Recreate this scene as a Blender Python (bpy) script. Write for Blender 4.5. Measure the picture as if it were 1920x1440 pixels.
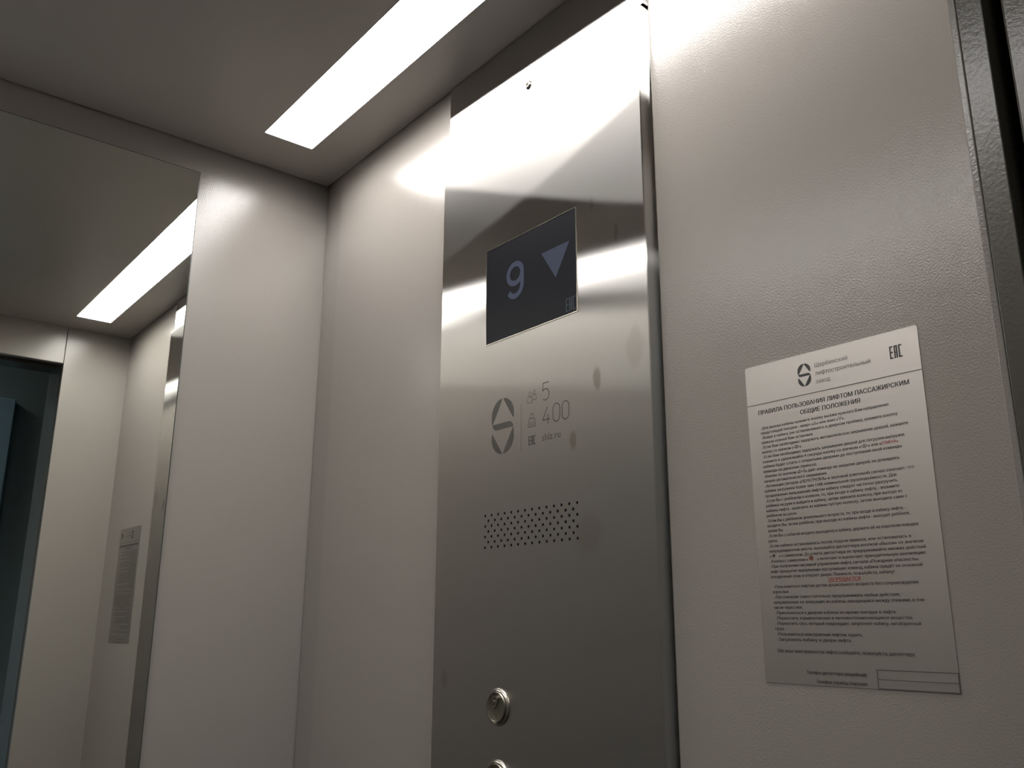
import bpy, bmesh, math, random
from mathutils import Vector, Matrix
from mathutils.geometry import delaunay_2d_cdt
import numpy as np

for o in list(bpy.data.objects):
    bpy.data.objects.remove(o)
scn = bpy.context.scene
COL = scn.collection
random.seed(4)

# ------------------------------------------------------------------ camera, world, exposure
H = 2.12                                   # cabin ceiling height above the cabin floor
cam_d = bpy.data.cameras.new('camera')
cam = bpy.data.objects.new('camera', cam_d)
COL.objects.link(cam)
scn.camera = cam
yaw, pitch, roll = math.radians(38.946), math.radians(15.052), math.radians(0.168)
fwd = Vector((math.sin(yaw)*math.cos(pitch), math.cos(yaw)*math.cos(pitch), math.sin(pitch)))
rgt = Vector((math.cos(yaw), -math.sin(yaw), 0))
upv = rgt.cross(fwd)
r2 = rgt*math.cos(roll) + upv*math.sin(roll)
u2 = -rgt*math.sin(roll) + upv*math.cos(roll)
M = Matrix((r2, u2, -fwd)).transposed().to_4x4()
M.translation = (-0.6257, -1.2815, H - 0.72)
cam.matrix_world = M
cam_d.sensor_width = 36.0
cam_d.lens = 1674.0/1920*36.0
cam_d.clip_start = 0.01

world = bpy.data.worlds.new('world')
scn.world = world
world.use_nodes = True
world.node_tree.nodes['Background'].inputs[0].default_value = (0.5, 0.6, 0.8, 1)
world.node_tree.nodes['Background'].inputs[1].default_value = 0.01

scn.view_settings.view_transform = 'Standard'
scn.view_settings.look = 'None'
scn.view_settings.gamma = 1
scn.view_settings.use_curve_mapping = False
scn.view_settings.exposure = 0.0
LAMP_STRENGTH = 27.0
LAMP_COLOR = (1.0, 0.975, 0.945, 1)

# ------------------------------------------------------------------ materials
def new_mat(name):
    m = bpy.data.materials.new(name)
    m.use_nodes = True
    nt = m.node_tree
    return m, nt, nt.nodes['Principled BSDF']

def simple(name, col, rough=0.5, metal=0.0, coat=0.0, spec=0.5):
    m, nt, b = new_mat(name)
    b.inputs['Base Color'].default_value = (*col, 1)
    b.inputs['Roughness'].default_value = rough
    b.inputs['Metallic'].default_value = metal
    b.inputs['Coat Weight'].default_value = coat
    b.inputs['Specular IOR Level'].default_value = spec
    return m

def paint(name, col, rough, bump_scale=520.0, bump=0.00035, var=0.006, spec=0.5):
    """powder coated sheet steel: fine orange peel, faint tone variation"""
    m, nt, b = new_mat(name)
    N, L = nt.nodes, nt.links
    geo = N.new('ShaderNodeNewGeometry')
    n1 = N.new('ShaderNodeTexNoise'); n1.inputs['Scale'].default_value = bump_scale
    n1.inputs['Detail'].default_value = 2.0
    L.new(geo.outputs['Position'], n1.inputs['Vector'])
    bp = N.new('ShaderNodeBump'); bp.inputs['Strength'].default_value = 1.0
    bp.inputs['Distance'].default_value = bump
    L.new(n1.outputs['Fac'], bp.inputs['Height'])
    L.new(bp.outputs['Normal'], b.inputs['Normal'])
    n2 = N.new('ShaderNodeTexNoise'); n2.inputs['Scale'].default_value = 9.0
    n2.inputs['Detail'].default_value = 4.0
    L.new(geo.outputs['Position'], n2.inputs['Vector'])
    mr = N.new('ShaderNodeMapRange')
    mr.inputs['From Min'].default_value = 0.35; mr.inputs['From Max'].default_value = 0.7
    mr.inputs['To Min'].default_value = rough - var; mr.inputs['To Max'].default_value = rough + var
    L.new(n2.outputs['Fac'], mr.inputs['Value'])
    L.new(mr.outputs['Result'], b.inputs['Roughness'])
    b.inputs['Base Color'].default_value = (*col, 1)
    b.inputs['Specular IOR Level'].default_value = spec
    return m

def brushed(name, col, narrow, wide, smudges=()):
    """brushed stainless sheet in the x = const plane, grain running vertically"""
    m, nt, b = new_mat(name)
    N, L = nt.nodes, nt.links
    N.remove(b)
    # scratches run up and down: reflections stay crisp vertically and smear wide sideways
    gl = N.new('ShaderNodeBsdfAnisotropic'); gl.distribution = 'BECKMANN'
    al = math.sqrt(narrow*wide)
    gl.inputs['Roughness'].default_value = math.sqrt(al)
    gl.inputs['Anisotropy'].default_value = 1-al/wide
    tg = N.new('ShaderNodeCombineXYZ'); tg.inputs['Z'].default_value = 1.0
    L.new(tg.outputs['Vector'], gl.inputs['Tangent'])
    geo = N.new('ShaderNodeNewGeometry')
    mixc = N.new('ShaderNodeMixRGB'); mixc.inputs[1].default_value = (*col, 1)
    mixc.inputs[2].default_value = (col[0]*0.62, col[1]*0.57, col[2]*0.52, 1)
    mask = None
    # greasy finger marks: soft ovals of their own at fixed places on the plate
    nz = N.new('ShaderNodeTexNoise'); nz.inputs['Scale'].default_value = 60.0
    L.new(geo.outputs['Position'], nz.inputs['Vector'])
    for (y, z, sy, sz, amt) in smudges:
        sub = N.new('ShaderNodeVectorMath'); sub.operation = 'SUBTRACT'
        L.new(geo.outputs['Position'], sub.inputs[0]); sub.inputs[1].default_value = (-0.011, y, z)
        mul = N.new('ShaderNodeVectorMath'); mul.operation = 'MULTIPLY'
        L.new(sub.outputs[0], mul.inputs[0]); mul.inputs[1].default_value = (0, 1/sy, 1/sz)
        ln = N.new('ShaderNodeVectorMath'); ln.operation = 'LENGTH'
        L.new(mul.outputs[0], ln.inputs[0])
        ad = N.new('ShaderNodeMath'); ad.operation = 'MULTIPLY_ADD'
        L.new(nz.outputs['Fac'], ad.inputs[0]); ad.inputs[1].default_value = 0.9
        L.new(ln.outputs['Value'], ad.inputs[2])
        r = N.new('ShaderNodeMapRange'); r.interpolation_type = 'SMOOTHSTEP'
        r.inputs['From Min'].default_value = 1.75; r.inputs['From Max'].default_value = 1.05
        r.inputs['To Min'].default_value = 0.0; r.inputs['To Max'].default_value = amt
        L.new(ad.outputs[0], r.inputs['Value'])
        if mask is None:
            mask = r.outputs['Result']
        else:
            mx = N.new('ShaderNodeMath'); mx.operation = 'MAXIMUM'
            L.new(mask, mx.inputs[0]); L.new(r.outputs['Result'], mx.inputs[1]); mask = mx.outputs[0]
    if mask is not None:
        L.new(mask, mixc.inputs[0])
    else:
        mixc.inputs[0].default_value = 0
    L.new(mixc.outputs[0], gl.inputs['Color'])
    L.new(gl.outputs[0], nt.nodes['Material Output'].inputs['Surface'])
    return m

def emitter(name, col, strength):
    m, nt, b = new_mat(name)
    b.inputs['Base Color'].default_value = (0.02, 0.02, 0.02, 1)
    b.inputs['Emission Color'].default_value = col if len(col) == 4 else (*col, 1)
    b.inputs['Emission Strength'].default_value = strength
    b.inputs['Roughness'].default_value = 0.3
    b.inputs['Specular IOR Level'].default_value = 0.06
    return m

WALL = (0.275, 0.251, 0.230)
M_PAINT = paint('powder_coat', WALL, 0.165, bump_scale=650.0, bump=0.00018, spec=0.42)
M_CEIL = paint('ceiling_coat', (0.365, 0.342, 0.316), 0.34, bump=0.00006)
M_STEEL = brushed('brushed_steel', (0.68, 0.66, 0.635), 0.009, 1.2, smudges=[
    (-0.6575, H-0.4786, .0055, .012, .85), (-0.6213, H-0.5374, .0055, .010, .8),
    (-0.642, H-0.634, .020, .022, .25), (-0.711, H-0.459, .012, .02, .3),
    (-0.690, H-0.330, .003, .010, .5), (-0.655, H-0.285, .004, .008, .4), (-0.40, H-0.78, .006, .010, .35)])
M_STEEL2 = brushed('brushed_steel_plain', (0.58, 0.56, 0.54), 0.009, 1.2)
M_CHROME = simple('button_steel', (0.42, 0.40, 0.35), 0.24, 1.0)
M_CAP = simple('button_face', (0.27, 0.255, 0.215), 0.30, 1.0)
M_MARK = simple('etched_mark', (0.065, 0.058, 0.052), 0.45, 0.35)
M_MARKT = simple('etched_line', (0.11, 0.10, 0.09), 0.45, 0.35)
M_BLACK = simple('shade_black', (0.004, 0.004, 0.004), 0.9, spec=0.1)  # stands in for the shade inside the door gap and speaker holes
M_DARK = simple('dark_cavity', (0.01, 0.01, 0.01), 0.9)
M_MIRROR = simple('mirror_silver', (0.86, 0.875, 0.83), 0.012, 1.0)
M_EDGE = simple('mirror_edge', (0.05, 0.055, 0.05), 0.25)
M_SCREEN = simple('screen_glass', (0.012, 0.012, 0.014), 0.3, spec=0.06)
_sb = M_SCREEN.node_tree.nodes['Principled BSDF']; _sb.inputs['Emission Color'].default_value = (.6, .66, 1, 1); _sb.inputs['Emission Strength'].default_value = .0035   # faint backlight of the panel
M_DIGIT = emitter('screen_digit', (0.034, 0.042, 0.075), 1.0)
M_ARROW = emitter('screen_arrow', (0.029, 0.037, 0.064), 1.0)
M_EAC = emitter('screen_mark', (0.030, 0.038, 0.044), 1.0)
M_LAMP = emitter('lamp_diffuser', LAMP_COLOR, LAMP_STRENGTH)
# the opal lens throws most of its light downwards and little along the ceiling
_nt = M_LAMP.node_tree; _b = _nt.nodes['Principled BSDF']
_g = _nt.nodes.new('ShaderNodeNewGeometry'); _d = _nt.nodes.new('ShaderNodeVectorMath'); _d.operation = 'DOT_PRODUCT'
_nt.links.new(_g.outputs['Incoming'], _d.inputs[0]); _nt.links.new(_g.outputs['Normal'], _d.inputs[1])
_r = _nt.nodes.new('ShaderNodeMapRange'); _r.interpolation_type = 'SMOOTHSTEP'
_r.inputs['From Min'].default_value = -0.05; _r.inputs['From Max'].default_value = 0.55
_r.inputs['To Min'].default_value = 0.02*LAMP_STRENGTH; _r.inputs['To Max'].default_value = LAMP_STRENGTH
_nt.links.new(_d.outputs['Value'], _r.inputs['Value']); _nt.links.new(_r.outputs['Result'], _b.inputs['Emission Strength'])
M_LAMPF = simple('lamp_frame', (0.3, 0.295, 0.285), 0.5)
M_PAPER = simple('notice_film', (0.44, 0.417, 0.39), 0.42, 1.0)
M_INK = simple('notice_ink', (0.028, 0.026, 0.026), 0.6)
M_INKG = simple('notice_ink_grey', (0.085, 0.08, 0.078), 0.6)
M_RED = simple('notice_red', (0.33, 0.075, 0.07), 0.6)
M_FLOOR = simple('floor_vinyl', (0.03, 0.028, 0.026), 0.5)
M_DOORM = paint('door_coat', (0.085, 0.079, 0.066), 0.24, bump_scale=420.0, bump=0.00012)
M_HALL = simple('hall_plaster', (0.21, 0.28, 0.31), 0.8)
M_BLUE = simple('hall_door_blue', (0.30, 0.48, 0.62), 0.5)

# ------------------------------------------------------------------ mesh helpers
ORG = {}
def tag(o, label=None, cat=None, group=None, kind=None):
    if label: o['label'] = label
    if cat: o['category'] = cat
    if group: o['group'] = group
    if kind: o['kind'] = kind
    return o

def empty(name, loc):
    o = bpy.data.objects.new(name, None)
    o.empty_display_size = 0.05
    COL.objects.link(o); o.location = loc
    ORG[o.name] = Vector(loc)
    return o

def obj(name, bm, mat, parent=None, origin=None, smooth=False, kind=None, weighted=False):
    """bm holds world coordinates; the object gets its own origin"""
    if origin is None:
        vs = [v.co for v in bm.verts]
        lo = Vector([min(v[i] for v in vs) for i in range(3)]); hi = Vector([max(v[i] for v in vs) for i in range(3)])
        origin = Vector(((lo.x+hi.x)/2, (lo.y+hi.y)/2, (lo.z+hi.z)/2))
    origin = Vector(origin)
    bmesh.ops.translate(bm, verts=bm.verts, vec=-origin)
    me = bpy.data.meshes.new(name)
    bm.to_mesh(me); bm.free()
    for mm in (mat if isinstance(mat, (list, tuple)) else [mat]):
        me.materials.append(mm)
    if smooth:
        for p in me.polygons: p.use_smooth = True
        try: me.set_sharp_from_angle(angle=math.radians(35))
        except Exception: pass
    o = bpy.data.objects.new(name, me)
    COL.objects.link(o)
    ORG[o.name] = origin
    if parent is not None:
        o.parent = parent
        o.location = origin - ORG[parent.name]
    else:
        o.location = origin
    if kind: o['kind'] = kind
    if weighted:
        w = o.modifiers.new('face_weighted_normals', 'WEIGHTED_NORMAL'); w.weight = 100; w.keep_sharp = True
    return o

def box(bm, x0, x1, y0, y1, z0, z1, bev=0.0, seg=2):
    vs = [bm.verts.new((x, y, z)) for x in (x0, x1) for y in (y0, y1) for z in (z0, z1)]
    fs = [(0,1,3,2), (4,6,7,5), (0,4,5,1), (2,3,7,6), (0,2,6,4), (1,5,7,3)]
    faces = [bm.faces.new([vs[i] for i in f]) for f in fs]
    if bev:
        es = list({e for f in faces for e in f.edges})
        bmesh.ops.bevel(bm, geom=es, offset=bev, segments=seg, affect='EDGES', profile=0.5)
    return bm

def new_box(*a, **k):
    return box(bmesh.new(), *a, **k)

def prism_z(bm, poly, z0, z1):
    """vertical prism over a plan polygon [(x, y)]"""
    lo = [bm.verts.new((x, y, z0)) for x, y in poly]
    hi = [bm.verts.new((x, y, z1)) for x, y in poly]
    n = len(poly)
    for i in range(n):
        bm.faces.new((lo[i], lo[(i+1) % n], hi[(i+1) % n], hi[i]))
    bm.faces.new(list(reversed(lo))); bm.faces.new(hi)
    bmesh.ops.recalc_face_normals(bm, faces=bm.faces)
    return bm

def wall_poly(bm, pts, x, depth=0.0002):
    """flat shape on the side wall: pts are (y, z); front face at x - depth, facing the cabin (-x)"""
    fr = [bm.verts.new((x-depth, y, z)) for y, z in pts]
    bk = [bm.verts.new((x, y, z)) for y, z in pts]
    n = len(pts)
    f = bm.faces.new(fr)
    for i in range(n):
        bm.faces.new((fr[i], fr[(i+1) % n], bk[(i+1) % n], bk[i]))
    bmesh.ops.triangulate(bm, faces=[f], ngon_method='EAR_CLIP')
    bmesh.ops.recalc_face_normals(bm, faces=bm.faces)

def stroke(bm, pts, w, x, closed=False, depth=0.0002):
    """ribbon of width w along (y, z) points"""
    n = len(pts); P = [Vector(p) for p in pts]
    L, R = [], []
    for i in range(n):
        a = P[i-1] if (i > 0 or closed) else None
        c = P[(i+1) % n] if (i < n-1 or closed) else None
        d1 = (P[i]-a).normalized() if a is not None else None
        d2 = (c-P[i]).normalized() if c is not None else None
        if d1 is None: d1 = d2
        if d2 is None: d2 = d1
        t = (d1+d2)
        t = t.normalized() if t.length > 1e-6 else d1
        nrm = Vector((-t.y, t.x)); k = max(0.5, nrm.dot(Vector((-d1.y, d1.x))))
        L.append(P[i]+nrm*(w/2/k)); R.append(P[i]-nrm*(w/2/k))
    lv = [bm.verts.new((x-depth, p.x, p.y)) for p in L]
    rv = [bm.verts.new((x-depth, p.x, p.y)) for p in R]
    for i in range(n if closed else n-1):
        j = (i+1) % n
        bm.faces.new((lv[i], lv[j], rv[j], rv[i]))

def arcp(cy, cz, ry, rz, a0, a1, n=18):
    return [(cy-ry*math.cos(math.radians(a0+(a1-a0)*i/n)), cz+rz*math.sin(math.radians(a0+(a1-a0)*i/n))) for i in range(n+1)]

def disc(bm, y, z, r, x, seg=14):
    vs = [bm.verts.new((x, y-r*math.cos(2*math.pi*i/seg), z+r*math.sin(2*math.pi*i/seg))) for i in range(seg)]
    bm.faces.new(list(reversed(vs)))

def lathe(bm, y, z, x0, prof, seg=48):
    """profile [(radius, height)] turned about the axis through (y, z), growing out of the wall (-x)"""
    rings = []
    for r, h in prof:
        if r < 1e-6:
            rings.append([bm.verts.new((x0-h, y, z))])
        else:
            rings.append([bm.verts.new((x0-h, y+r*math.cos(2*math.pi*i/seg), z+r*math.sin(2*math.pi*i/seg))) for i in range(seg)])
    for a, b in zip(rings, rings[1:]):
        for i in range(seg):
            j = (i+1) % seg
            if len(b) == 1: bm.faces.new((a[i], a[j], b[0]))
            elif len(a) == 1: bm.faces.new((a[0], b[j], b[i]))
            else: bm.faces.new((a[i], a[j], b[j], b[i]))
    bmesh.ops.recalc_face_normals(bm, faces=bm.faces)

def glyphs(s, bold):
    """outline of a line of lettering, every contour filled with its own holes: (points, triangles)"""
    cu = bpy.data.curves.new('lettering', 'FONT')
    cu.body = s; cu.size = 1.0; cu.offset = bold; cu.fill_mode = 'NONE'; cu.resolution_u = 3
    to = bpy.data.objects.new('lettering', cu); COL.objects.link(to)
    dg = bpy.context.evaluated_depsgraph_get(); dg.update()
    me = bpy.data.meshes.new_from_object(to.evaluated_get(dg))
    bpy.data.objects.remove(to); bpy.data.curves.remove(cu)
    nxt = {}
    for e in me.edges:
        nxt.setdefault(e.vertices[0], []).append(e.vertices[1]); nxt.setdefault(e.vertices[1], []).append(e.vertices[0])
    seen, loops = set(), []
    for st in range(len(me.vertices)):
        if st in seen or st not in nxt: continue
        # keep the direction the contour was drawn in: step towards the next index first
        loop = [st]; seen.add(st)
        cur = st+1 if st+1 in nxt[st] else nxt[st][0]
        while cur not in seen:
            loop.append(cur); seen.add(cur)
            cand = [v for v in nxt[cur] if v not in seen]
            if not cand: break
            cur = cand[0]
        if len(loop) > 2: loops.append([Vector((me.vertices[i].co.x, me.vertices[i].co.y, 0)) for i in loop])
    bpy.data.meshes.remove(me)
    if not loops: return [], []
    # triangulate all contours together, keep the triangles with a non-zero winding number
    flat = [Vector((p.x, p.y)) for L in loops for p in L]
    edges, base = [], 0
    for L in loops:
        edges += [(base+i, base+(i+1) % len(L)) for i in range(len(L))]; base += len(L)
    vo, _e, fo, *_rest = delaunay_2d_cdt(flat, edges, [], 0, 1e-6)
    V = np.array([(v.x, v.y) for v in vo]); F = np.array([f for f in fo if len(f) == 3])
    cen = V[F].mean(axis=1)
    wind = np.zeros(len(F))
    for L in loops:
        A = np.array([(p.x, p.y) for p in L]); B = np.roll(A, -1, axis=0)
        idx = np.where((cen[:, 0] > A[:, 0].min()) & (cen[:, 0] < A[:, 0].max()) & (cen[:, 1] > A[:, 1].min()) & (cen[:, 1] < A[:, 1].max()))[0]
        if not len(idx): continue
        P = cen[idx][:, None, :]
        up = (A[None, :, 1] <= P[..., 1]) & (B[None, :, 1] > P[..., 1])
        dn = (A[None, :, 1] > P[..., 1]) & (B[None, :, 1] <= P[..., 1])
        side = (B[None, :, 0]-A[None, :, 0])*(P[..., 1]-A[None, :, 1])-(P[..., 0]-A[None, :, 0])*(B[None, :, 1]-A[None, :, 1])
        wind[idx] += (up & (side > 0)).sum(1) - (dn & (side < 0)).sum(1)
    pts = [Vector((v[0], v[1], 0)) for v in V]
    tris = [tuple(int(i) for i in f) for f, w in zip(F, wind) if abs(w) > .5]
    return pts, tris

def text(bm, s, y, z, x, cap, width=None, bold=0.0, align='LEFT', depth=0.00015):
    """lettering on the side wall; y is where it starts (or its middle), z the baseline, cap the capital height"""
    pts, tris = glyphs(s, bold)
    if not pts: return
    used = [pts[i] for t in tris for i in t]
    x0 = min(p.x for p in used); x1 = max(p.x for p in used)
    sy = cap/0.727
    sx = width/(x1-x0) if width else sy
    off = x0 if align == 'LEFT' else (x0+x1)/2
    shifts = (-bold*sy*1.3, bold*sy*1.3) if bold > 0.008 else (0.0,)    # heavier weight: the stems widened sideways
    for k, sh in enumerate(shifts):
        vs = [bm.verts.new((x-depth-k*.00002, y-(p.x-off)*sx+sh, z+p.y*sy)) for p in pts]
        for t in tris:
            try: bm.faces.new([vs[i] for i in t])
            except ValueError: pass

def rect(bm, y0, y1, z0, z1, x, depth=0.0002):
    wall_poly(bm, [(y0, z0), (y1, z0), (y1, z1), (y0, z1)], x, depth)

def logo_shapes(bm, yc, zc, w, h, x, depth=0.00015, fat=0.0):
    """round S mark cut by an upward and a downward triangle"""
    a, b = w/2, h/2/1.7
    def P(u, v): return (yc-u*a, zc+v*b)
    def arc(t0, t1, n=14): return [(math.cos(math.radians(t0+(t1-t0)*i/n)), 0.7+math.sin(math.radians(t0+(t1-t0)*i/n))) for i in range(n+1)]
    tl = [(-.07+fat*.5, 1.66-fat*.4)] + arc(96-fat*20, 180) + [(-1.0, .45), (-.97, .22), (-.97+fat, .22)]
    tr = [(.07-fat*.1, 1.66-fat*.4)] + arc(84, 0) + [(1.0, .50), (.96, .36), (.96-fat, .40)]
    bar = [(-.94, .19), (.58, .19), (.72, .15), (.84, .06), (.93, -.06), (.97, -.19), (-.58, -.19), (-.72, -.15), (-.84, -.06), (-.92, .06)]
    for shp in (tl, tr, bar, [(-u, -v) for u, v in tl], [(-u, -v) for u, v in tr]):
        wall_poly(bm, [P(u, v) for u, v in shp], x, depth)

def eac_mark(bm, y0, y1, z0, z1, x, sw, depth=0.0002):
    """the three tall narrow letters E A C in bars"""
    w = (y0-y1); lw = w*0.27; gap = (w-3*lw)/2
    def bar(ya, yb, za, zb): rect(bm, ya, yb, za, zb, x, depth)
    t = sw; zm = (z0+z1)/2
    a = y0                                     # E
    bar(a, a-t, z0, z1); bar(a-t, a-lw, z1-t, z1); bar(a-t, a-lw, z0, z0+t); bar(a-t, a-lw, zm-t/2, zm+t/2)
    a = y0-lw-gap                              # A
    bar(a, a-t, z0, z1); bar(a-lw+t, a-lw, z0, z1); bar(a-t, a-lw+t, z1-t, z1); bar(a-t, a-lw+t, zm-t, zm)
    a = y0-2*(lw+gap)                          # C
    bar(a, a-t, z0, z1); bar(a-t, a-lw, z1-t, z1); bar(a-t, a-lw, z0, z0+t)

# ------------------------------------------------------------------ the setting: cabin shell
W = 0.98; D = 1.095; TOP = H+0.05
DX0, DX1 = -0.829, -0.151                  # doorway between the two front returns
LINT = H-0.095

tag(obj('floor', new_box(-W-.05, .05, -D-.03, .05, -0.04, 0.0), M_FLOOR), 'dark vinyl floor of the lift cabin', 'floor', kind='structure')
# ceiling panel floats a few millimetres clear of the walls
LX = ((-.1587, -.0781), (-W+.0781, -W+.1587)); LY0, LY1 = -.992, -.1025; REC = .0012
bm = bmesh.new()
xs = [-W+.003, LX[1][0], LX[1][1], LX[0][0], LX[0][1], -.0012]
ys = [-D+.003, LY0, LY1, -.0065]
gv = [[[bm.verts.new((x, y, z)) for y in ys] for x in xs] for z in (H, H+.034)]
hole = lambda i, j: i in (1, 3) and j == 1
for k in (0, 1):
    for i in range(5):
        for j in range(3):
            if not hole(i, j):
                bm.faces.new((gv[k][i][j], gv[k][i+1][j], gv[k][i+1][j+1], gv[k][i][j+1]))
for e_ in [e for e in bm.edges if len(e.link_faces) == 1 and e.verts[0].co.z < H+.001]:
    a, b_ = e_.verts
    find = lambda v: next(w for r in gv[1] for w in r if abs(w.co.x-v.co.x) < 1e-6 and abs(w.co.y-v.co.y) < 1e-6)
    bm.faces.new((a, b_, find(b_), find(a)))
bmesh.ops.recalc_face_normals(bm, faces=bm.faces)
tag(obj('ceiling', bm, M_CEIL), 'grey painted ceiling panel of the lift cabin', 'ceiling', kind='structure')
tag(obj('ceiling', new_box(-W-.06, .06, -D-.05, .06, TOP, TOP+.03), M_DARK), 'dark roof above the cabin ceiling panel', 'roof', kind='structure')
tag(obj('wall_back', new_box(-W-.05, .05, 0.0, .03, 0, TOP), M_PAINT), 'grey beige painted back wall that carries the mirror', 'wall', kind='structure')
tag(obj('wall_left', new_box(-W-.03, -W, -D, 0, 0, TOP), M_PAINT), 'grey beige painted wall opposite the control panel', 'wall', kind='structure')

PY0, PY1 = -0.3755, -0.7305                # control panel left and right edges
bm = bmesh.new()
# corner fold beside the back wall, then flat sheet up to the panel
fold = [(.0045, -.0026), (.0035, -.020), (.0022, -.038), (.0011, -.050), (.0003, -.0575), (0, -.064), (0, PY0-.004), (.03, PY0-.004), (.03, -.0026)]
prism_z(bm, fold, 0, TOP)
tag(obj('wall_right', bm, M_PAINT, smooth=True, weighted=True), 'painted side wall strip between the corner and the steel panel', 'wall', kind='structure')
bm = bmesh.new()
y0 = PY1-.0045
rnd = [(.0030-.0030*math.sin(math.radians(a)), y0-.0030+.0030*math.cos(math.radians(a))) for a in (0, 22, 45, 68, 90)]
prism_z(bm, rnd+[(0, -D), (.03, -D), (.03, y0)], 0, TOP)
tag(obj('wall_right', bm, M_PAINT), 'painted side wall sheet with the notice, right of the steel panel', 'wall', kind='structure')
tag(obj('wall_right', new_box(.031, .05, -D, 0, 0, TOP), M_DARK), 'dark backing behind the gap beside the steel panel', 'wall', kind='structure')

# front wall: two returns and a lintel round the doorway
RD = 0.018
bm = new_box(DX1, .05, -D-.004, -D, 0, TOP, bev=.0006)
tag(obj('wall_front', bm, M_PAINT), 'narrow painted front return right of the doorway', 'wall', kind='structure')
bm = new_box(-W-.05, DX0, -D-.004, -D, 0, TOP, bev=.0006)
tag(obj('wall_front', bm, M_PAINT), 'narrow painted front return left of the doorway', 'wall', kind='structure')
bm = new_box(DX0+.001, DX1-.001, -D-RD, -D+.0005, LINT, TOP, bev=.0012)
tag(obj('wall_front', bm, M_PAINT), 'painted lintel over the doorway seen in the mirror', 'wall', kind='structure')

tag(obj('trim_6', new_box(DX1+.0002, .05, -D-RD, -D-.0041, 0, TOP, bev=.0006), M_DOORM), 'dark grey jamb edge behind the right front return', 'door jamb', kind='structure')
tag(obj('trim_7', new_box(-W-.05, DX0-.0002, -D-RD, -D-.0041, 0, TOP, bev=.0006), M_DOORM), 'dark grey jamb edge behind the left front return', 'door jamb', kind='structure')
# open car and landing doors, seen edge-on beside the returns
bm = new_box(-.151, .28, -1.186, -1.1225, 0.0, H-.06, bev=.0015)
tag(obj('door_1', bm, M_DOORM), 'grey car door slid open behind the right front return', 'door', kind='structure')
bm = new_box(DX0-.43, DX0, -1.186, -1.1225, 0.0, H-.06, bev=.0015)
tag(obj('door_2', bm, M_DOORM), 'grey car door slid open behind the left front return', 'door', kind='structure')
bm = new_box(-.149, .3, -1.258, -1.191, -.04, 2.6, bev=.002)
tag(obj('trim_1', bm, M_DOORM), 'grey landing door frame post on the right', 'door frame', kind='structure')
bm = new_box(DX0-.45, DX0-.002, -1.258, -1.191, -.04, 2.6, bev=.002)
tag(obj('trim_2', bm, M_DOORM), 'grey landing door frame post on the left', 'door frame', kind='structure')
bm = new_box(DX0-.002, -.149, -1.258, -1.191, LINT+.01, 2.6, bev=.002)
tag(obj('trim_3', bm, M_DOORM), 'dark landing door frame head over the doorway', 'door frame', kind='structure')
bm = new_box(DX0+.001, DX1-.001, -1.19, -D-RD-.001, H-.055, H-.02)
tag(obj('trim_4', bm, M_DARK), 'dark door track above the doorway', 'door track', kind='structure')
tag(obj('trim_5', new_box(-.115, .04, -1.1223, -1.1132, 0, TOP), M_BLACK), 'black strip added to darken the gap beside the right front return', 'dark strip', kind='structure')  # shade of the open gap painted as a black strip
# dim landing beyond the doorway
HY = -2.1
tag(obj('floor', new_box(-1.9, 1.2, HY-.2, -D-RD-.001, -.05, -.005), M_FLOOR), 'dark floor of the landing outside the lift', 'floor', kind='structure')
tag(obj('ceiling', new_box(-1.9, 1.2, HY-.1, -1.26, 2.6, 2.65), M_HALL), 'dark ceiling of the landing outside the lift', 'ceiling', kind='structure')
tag(obj('wall_landing', new_box(-1.9, 1.2, HY-.1, HY, -.05, 2.6), M_HALL), 'dark landing wall facing the lift doorway', 'wall', kind='structure')
tag(obj('wall_landing', new_box(1.2, 1.25, HY-.1, -1.2, -.05, 2.6), M_HALL), 'dark right end wall of the landing', 'wall', kind='structure')
tag(obj('wall_landing', new_box(-1.95, -1.9, HY-.1, -1.2, -.05, 2.6), M_HALL), 'dark left end wall of the landing', 'wall', kind='structure')
tag(obj('door_3', new_box(-.98, -.085, HY-.005, HY+.035, 0, 2.13, bev=.004), M_BLUE), 'blue painted door across the landing, seen in the mirror', 'door', kind='structure')

# ------------------------------------------------------------------ ceiling lamps
def lamp(x0, x1, label):
    e = empty('ceiling_lamp', ((x0+x1)/2, -D/2, H))
    ya, yb = LY1, LY0
    tag(e, label, 'lamp', 'strip lamps in the cabin ceiling')
    obj('diffuser', new_box(x0+.0012, x1-.0012, yb+.0012, ya-.0012, H+REC, H+REC+.004), M_LAMP, e)
    bm = bmesh.new()
    t = .0011
    for b_ in ((x0+.0001, x0+t, yb+.0001, ya-.0001), (x1-t, x1-.0001, yb+.0001, ya-.0001), (x0+t, x1-t, yb+.0001, yb+t), (x0+t, x1-t, ya-t, ya-.0001)):
        box(bm, b_[0], b_[1], b_[2], b_[3], H-.0003, H+REC+.004)
    obj('lamp_frame', bm, M_LAMPF, e)
    return e
lamp(-.1587, -.0781, 'long white strip lamp glowing in the ceiling beside the control panel wall')
lamp(-W+.0781, -W+.1587, 'long white strip lamp in the ceiling above the wall opposite the control panel')

# added dim warm fill, source unseen, so the landing shows in the mirror
ld = bpy.data.lights.new('landing_fill', 'AREA'); ld.shape = 'RECTANGLE'; ld.size = .5; ld.size_y = .2
ld.energy = 4.0; ld.color = (1.0, 0.96, 0.88)
lo = bpy.data.objects.new('landing_fill', ld); COL.objects.link(lo); lo.location = (-1.0, -1.75, 2.56)

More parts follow.
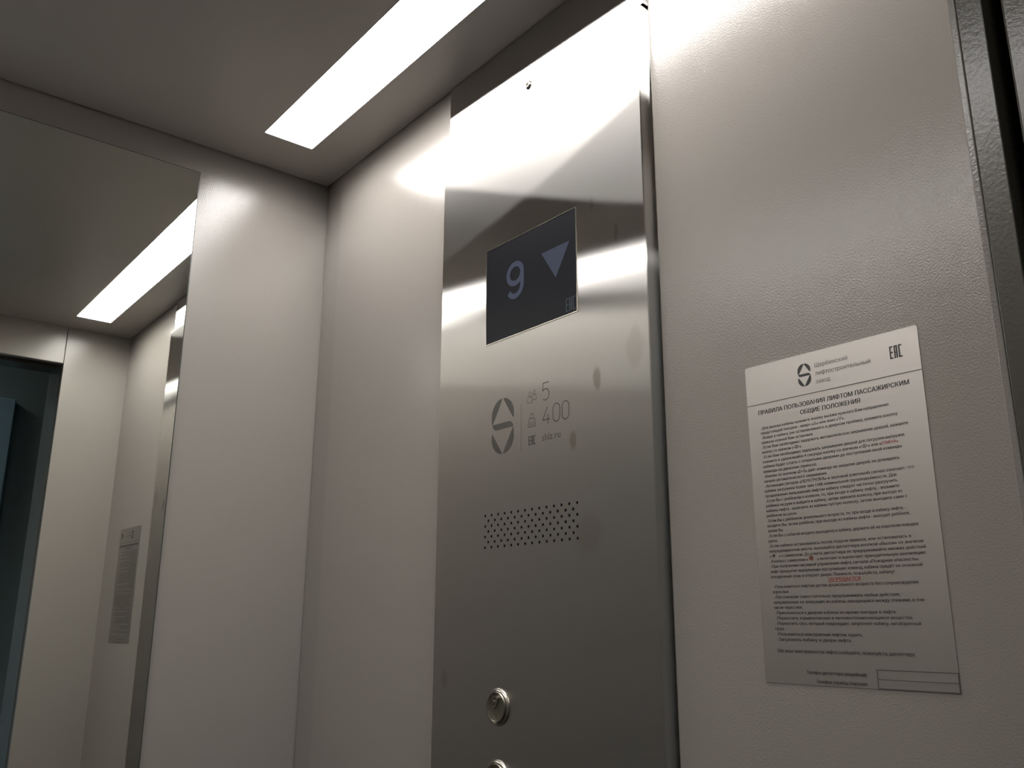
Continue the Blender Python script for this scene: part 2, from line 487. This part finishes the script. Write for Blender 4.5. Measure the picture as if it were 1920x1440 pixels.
# ------------------------------------------------------------------ mirror on the back wall
MX1, MX0 = -.2146, -.7654
MZ1, MZ0 = H-.045, 0.85
e = empty('wall_mirror', ((MX0+MX1)/2, 0, MZ0))
tag(e, 'tall frameless mirror on the grey back wall reflecting the ceiling lamp and doorway', 'mirror')
obj('mirror_glass', new_box(MX0+.0018, MX1-.0018, -.0046, -.0041, MZ0+.0018, MZ1-.0014), M_MIRROR, e)
obj('mirror_edge', new_box(MX0, MX1, -.004, -.0001, MZ0, MZ1, bev=.0005), M_EDGE, e)

# ------------------------------------------------------------------ steel filler strip above the control panel
PZ1, PZ0 = H-.0775, 0.80
e = tag(obj('filler_strip', new_box(-.0035, .02, -.7325, -.3745, PZ1+.0008, H-.0015, bev=.0004), M_STEEL2), 'brushed steel filler strip between the control panel top and the ceiling', 'steel strip')

# ------------------------------------------------------------------ control panel
PX = -.011
panel = empty('control_panel', (0, (PY0+PY1)/2, PZ0))
tag(panel, 'tall brushed steel lift control panel with screen, speaker holes and round buttons', 'control panel')
plate = obj('front_plate', new_box(PX, .028, PY1, PY0, PZ0, PZ1, bev=.0014, seg=3), M_STEEL, panel)
X = PX-.0001
# screw
bm = bmesh.new(); lathe(bm, -.5522, H-.0876, PX, [(.0054, 0), (.0054, .0009), (.0046, .0023), (.0034, .0029), (.0024, .0030), (.0022, .0016), (0, .0016)], 24)
obj('screw', bm, M_CHROME, panel, smooth=True)
# screen
sy0, sy1, sz0, sz1 = -.4726, -.6308, H-.3995, H-.2801
bm = new_box(PX-.0006, PX+.001, sy1, sy0, sz0, sz1, bev=.0002)
screen = obj('display_screen', bm, M_SCREEN, panel)
bm = bmesh.new()
t = .0009
for b_ in ((sy0, sy0+t, sz0-t, sz1+t), (sy1-t, sy1, sz0-t, sz1+t), (sy1, sy0, sz1, sz1+t), (sy1, sy0, sz0-t, sz0)):
    box(bm, PX-.0009, PX+.0005, b_[0], b_[1], b_[2], b_[3])
obj('screen_bezel', bm, M_CHROME, screen)
SX = PX-.0006
bm = bmesh.new()
cy, zt, zb, tw = -.5270, H-.3098, H-.3562, .0066
ry, rz = .0161-tw/2, .0152-tw/2
ctr = zt-.0152
stroke(bm, arcp(cy, ctr, ry, rz, 0, 360, 28)[:-1], tw, SX, closed=True)
stroke(bm, [(cy-ry, ctr)] + arcp(cy, zb+.0165, ry, .0165-tw/2, 0, -150, 20), tw, SX, depth=.00024)
obj('floor_number', bm, M_DIGIT, screen)
bm = bmesh.new(); wall_poly(bm, [(-.5740, H-.3157), (-.6209, H-.3157), (-.5978, H-.3520)], SX)
obj('down_arrow', bm, M_ARROW, screen)
bm = bmesh.new(); eac_mark(bm, -.6137, -.6285, H-.3965, H-.3815, SX, .0013)
obj('conformity_mark', bm, M_EAC, screen)
# engraved logo, load plate figures, icons
bm = bmesh.new(); logo_shapes(bm, -.5045, H-.5028, .0400, .0645, X, fat=.05)
obj('logo', bm, M_MARK, panel)
bm = bmesh.new(); stroke(bm, [(-.5375, H-.484), (-.5375, H-.538)], .0005, X)
obj('divider_line', bm, M_MARKT, panel)
SWD = .00105
bm = bmesh.new()                              # 5
stroke(bm, [(-.5845, H-.4675), (-.5750, H-.4675), (-.5743, H-.4765)], SWD, X)
stroke(bm, [(-.5743, H-.4765)] + arcp(-.5786, H-.4805, .0062, .0062, 120, -130, 22), SWD, X)
obj('passenger_count', bm, M_MARK, panel)
bm = bmesh.new()                              # 4 0 0
stroke(bm, [(-.5815, H-.4945), (-.5742, H-.5085), (-.5862, H-.5085)], SWD, X)
stroke(bm, [(-.5825, H-.5030), (-.5825, H-.5135)], SWD, X)
for cy in (-.5960, -.6103):
    zm = H-.5035; rz, ry = .0098, .0053
    pts = arcp(cy, zm+(rz-ry), ry, ry, 0, 180, 14) + arcp(cy, zm-(rz-ry), ry, ry, 180, 360, 14)
    stroke(bm, pts, SWD, X, closed=True)
obj('load_limit', bm, M_MARK, panel)
bm = bmesh.new()                              # two people outlined
def person(cy, cz, s):
    stroke(bm, arcp(cy, cz+.0043*s, .0021*s, .0026*s, 0, 360, 14)[:-1], .0006, X, closed=True)
    stroke(bm, [(cy+.0040*s, cz-.0055*s), (cy+.0040*s, cz-.001*s), (cy+.0024*s, cz+.0011*s), (cy-.0024*s, cz+.0011*s), (cy-.0040*s, cz-.001*s), (cy-.0040*s, cz-.0055*s)], .0006, X, closed=True)
person(-.5525, H-.4795, 1.0); person(-.5600, H-.4780, 0.86)
obj('passenger_icon', bm, M_MARKT, panel)
bm = bmesh.new()                              # kilogram weight
cy, cz = -.5557, H-.5055
stroke(bm, [(cy+.0060, cz-.0067), (cy+.0052, cz+.0005), (cy+.0038, cz+.0024), (cy-.0038, cz+.0024), (cy-.0052, cz+.0005), (cy-.0060, cz-.0067)], .0008, X, closed=True)
stroke(bm, arcp(cy, cz+.0047, .0028, .0030, -35, 215, 16), .0008, X)
text(bm, 'KG', cy, cz-.0052, X, .0045, width=.0072, align='CENTER')
obj('weight_icon', bm, M_MARK, panel)
bm = bmesh.new(); eac_mark(bm, -.5503, -.5617, H-.5325, H-.5225, X, .0010)
obj('conformity_mark', bm, M_MARK, panel)
bm = bmesh.new(); text(bm, 'shlz.ru', -.5728, H-.5310, X, .0078, width=.0292, bold=-.004)
obj('web_address', bm, M_MARKT, panel)
# speaker holes drawn as flat black discs, their shade put into the colour
bm = bmesh.new()
for r in range(7):
    n = 14 if r % 2 == 0 else 13
    for c in range(n):
        yy = -.4738-.01168*(c+(0.5 if r % 2 else 0)); zz = H-.6020-.00590*r
        disc(bm, yy, zz, .0016, PX-.00012)
obj('speaker_grille', bm, M_BLACK, panel)
# buttons
BY, BZ = -.5009, H-.8040
bm = bmesh.new()
lathe(bm, BY, BZ, PX, [(.0189, 0), (.0189, .0016), (.0180, .0030), (.0166, .0036), (.0161, .0034), (.0160, .0008)], 56)
btn = obj('button', bm, M_CHROME, panel, smooth=True)
bm = bmesh.new()
lathe(bm, BY, BZ, PX, [(.0157, .0008), (.0157, .0042), (.0152, .0050), (.0143, .0052), (.0138, .0049), (0, .0049)], 56)
cap = obj('button_cap', bm, M_CAP, btn, smooth=True)
b2 = btn.copy(); c2 = cap.copy()
COL.objects.link(b2); COL.objects.link(c2)
c2.parent = b2; b2.location = btn.location + Vector((0, 0, -.0703))
bm = bmesh.new(); text(bm, '9', BY+.0003, BZ-.0012, PX-.0049, .0135, width=.0090, align='CENTER', depth=.0008)
ext = bmesh.ops.extrude_face_region(bm, geom=bm.faces[:])
for v in [g for g in ext['geom'] if isinstance(g, bmesh.types.BMVert)]:
    v.co.x += .0009
bmesh.ops.recalc_face_normals(bm, faces=bm.faces)
obj('button_number', bm, M_CHROME, btn)
bm = bmesh.new()
for dz in (-.0072, -.0094):
    box(bm, PX-.0053, PX-.0049, BY-.0022, BY+.0022, BZ+dz, BZ+dz+.0007)
obj('tactile_mark', bm, M_CHROME, btn)

# ------------------------------------------------------------------ notice on the side wall
NY0, NY1, NZ1, NZ0 = -.8293, -.9830, H-.5056, H-.7640
notice = empty('rules_notice', (0, (NY0+NY1)/2, NZ0))
tag(notice, 'white printed notice of lift rules stuck on the grey wall right of the panel', 'notice')
bm = bmesh.new()
rr = .0022
pts = []
for cy, cz, a0 in ((NY0-rr, NZ1-rr, 90), (NY0-rr, NZ0+rr, 180), (NY1+rr, NZ0+rr, 270), (NY1+rr, NZ1-rr, 0)):
    for i in range(6):
        a = math.radians(a0+90*i/5)
        pts.append((cy-rr*math.cos(a), cz+rr*math.sin(a)))
wall_poly(bm, pts, -.00005, .0004)
obj('notice_sheet', bm, M_PAPER, notice)
NX = -.00046
bm = bmesh.new(); logo_shapes(bm, -.8866, H-.5234, .0119, .0192, NX, fat=.15)
obj('logo', bm, M_INK, notice)
bm = bmesh.new()
for s, z, wd in (('Щербинский', H-.5192, .0290), ('лифтостроительный', H-.5260, .0475), ('завод', H-.5328, .0128)):
    text(bm, s, -.8966, z, NX, .0035, width=wd, bold=.004)
obj('maker_name', bm, M_INKG, notice)
bm = bmesh.new(); eac_mark(bm, -.9602, -.9698, H-.5270, H-.5172, NX, .0010)
obj('conformity_mark', bm, M_INK, notice)
bm = bmesh.new(); stroke(bm, [(NY0, H-.5397), (NY1, H-.5397)], .0006, NX)
obj('rule_line', bm, M_INKG, notice)
bm = bmesh.new()
text(bm, 'ПРАВИЛА ПОЛЬЗОВАНИЯ ЛИФТОМ ПАССАЖИРСКИМ', -.8402, H-.5488, NX, .0037, width=.1322, bold=.018)
text(bm, 'ОБЩИЕ ПОЛОЖЕНИЯ', -.8802, H-.5553, NX, .0037, width=.0524, bold=.018)
obj('heading', bm, M_INK, notice)
LINES = [
 ('-Для вызова кабины нажмите кнопку вызова нужного Вам направления', 954.8),
 ('предстоящей поездки - вверх «△» или вниз «▽».', 918.3),
 ('-Войдя в кабину (не останавливаясь в дверном проёме), нажмите кнопку', 961.0),
 ('приказа нужной Вам остановки.', 890.1),
 ('-Если Вам необходимо задержать автоматическое закрывание дверей, нажмите', 968.1),
 ('кнопку со значком «◁▷».', 878.8),
 ('-Если Вам необходимо задержать закрывание дверей для погрузки-выгрузки,', 964.8),
 ('нажмите и удерживайте 4 секунды кнопку со значком «◁▷» или «', 946.0),
 ('кабина будет стоять с открытыми дверями до поступления иной команды', 961.5),
 ('команды на движение (приказа).', 891.0),
 ('-Кнопка со значком «▷◁» даёт команду на закрытие дверей, не дожидаясь', 958.7),
 ('начала автоматического закрывания.', 899.4),
 ('-Активация сигнала «ПЕРЕГРУЗКА» и звуковой (световой) сигнал означает, что', 968.9),
 ('кабина загружена более чем 110% номинальной грузоподъёмности. Для', 955.0),
 ('продолжения пользования лифтом кабину следует частично разгрузить.', 955.9),
 ('-Если Вы с ребёнком в коляске, то, при входе в кабину лифта, - возьмите', 956.5),
 ('ребёнка на руки и войдите в кабину, затем завезите коляску; при выходе из', 958.1),
 ('кабины лифта - вывезите из кабины пустую коляску, затем выходите сами с', 961.4),
 ('ребёнком на руках.', 869.9),
 ('-Если Вы с ребёнком дошкольного возраста, то, при входе в кабину лифта, -', 959.6),
 ('входите Вы, затем ребёнок, при выходе из кабины лифта - выходит ребёнок,', 962.0),
 ('затем Вы.', 855.9),
 ('-Если Вы с собакой входите (выходите) в кабину, держите её на коротком поводке', 967.2),
 ('руках.', 850.0),
 ('-Если кабина остановилась после подачи приказа, или остановилась в', 961.0),
 ('непредвиденном месте, вызывайте диспетчера кнопкой «Вызов» со значком', 969.4),
 ('«        » с символом. До ответа диспетчера не предпринимайте никаких действий', 970.7),
 ('-Кнопка с символом «         » включает и выключает принудительную вентиляцию', 970.1),
 ('-При получении системой управления лифта сигнала «Пожарная опасность»,', 964.8),
 ('лифт прекратит выполнение поступивших команд, кабина придёт на основной', 966.7),
 ('посадочный этаж и откроет двери. Покиньте, пожалуйста, кабину!', 945.7)]
LINES2 = [
 ('-Пользоваться лифтом детям дошкольного возраста без сопровождения', 962.4),
 ('взрослых.', 857.2),
 ('-Пассажирам самостоятельно предпринимать любые действия,', 948.2),
 ('направленные на эвакуацию из кабины, находящейся между этажами, в том', 965.1),
 ('числе через люк.', 868.1),
 ('-Прислоняться к дверям кабины во время поездки в лифте.', 944.2),
 ('-Перевозить взрывоопасные и легковоспламеняющиеся вещества.', 955.8),
 ('-Перевозить груз, который повреждает, загрязняет кабину, негабаритный', 961.1),
 ('груз.', 850.3),
 ('-Пользоваться неисправным лифтом, курить.', 916.4),
 ('-Загрязнять кабину и двери лифта.', 907.2)]
bm = bmesh.new()
for i, (s, end) in enumerate(LINES):
    st = .8417 if s.startswith('-') else .8412
    text(bm, s, -st, H-.5613-.00407*i-.0004, NX, .00235, width=end/1000-st, bold=.012)
for i, (s, end) in enumerate(LINES2):
    st = .8432 if s.startswith('-') else .8420
    text(bm, s, -st, H-.6912-.00405*i-.0004, NX, .00235, width=end/1000-st, bold=.012)
text(bm, 'Обо всех неисправностях лифта сообщайте, пожалуйста, диспетчеру.', -.8423, H-.7408, NX, .0025, width=.1125, bold=.012)
text(bm, 'Телефон диспетчера (аварийный):', -.8672, H-.7560, NX, .0025, width=.0496, bold=.012)
text(bm, 'Телефон службы спасения:', -.8748, H-.7624, NX, .0025, width=.0418, bold=.012)
disc(bm, -.8452, H-.6661, .0012, NX-.0002)     # call symbol
obj('body_text', bm, M_INK, notice)
bm = bmesh.new(); text(bm, 'ОТМЕНА».', -.9463, H-.5613-.00407*7-.0004, NX, .00235, width=.0133, bold=.012)
obj('warning_word', bm, M_RED, notice)
bm = bmesh.new(); text(bm, 'ЗАПРЕЩАЕТСЯ', -.8922, H-.6878, NX, .0027, width=.0265, bold=.02)
stroke(bm, [(-.8922, H-.6883), (-.9187, H-.6883)], .0003, NX)
obj('warning_heading', bm, M_RED, notice)
bm = bmesh.new()                              # fan symbol
for k in range(4):
    a = math.pi/2*k+.3
    disc(bm, -.8791-.0011*math.cos(a), H-.6696+.0011*math.sin(a), .0009, NX-.0003)
obj('fan_symbol', bm, simple('notice_fan', (0.16, 0.04, 0.02), 0.6), notice)
bm = bmesh.new()
by0, by1, bz0, bz1, bzm = -.9248, -.9826, H-.7636, H-.7510, H-.7575
stroke(bm, [(by0, bz0), (by1, bz0), (by1, bz1), (by0, bz1)], .0007, NX, closed=True)
stroke(bm, [(by0, bzm), (by1, bzm)], .0006, NX)
obj('phone_box', bm, M_INKG, notice)
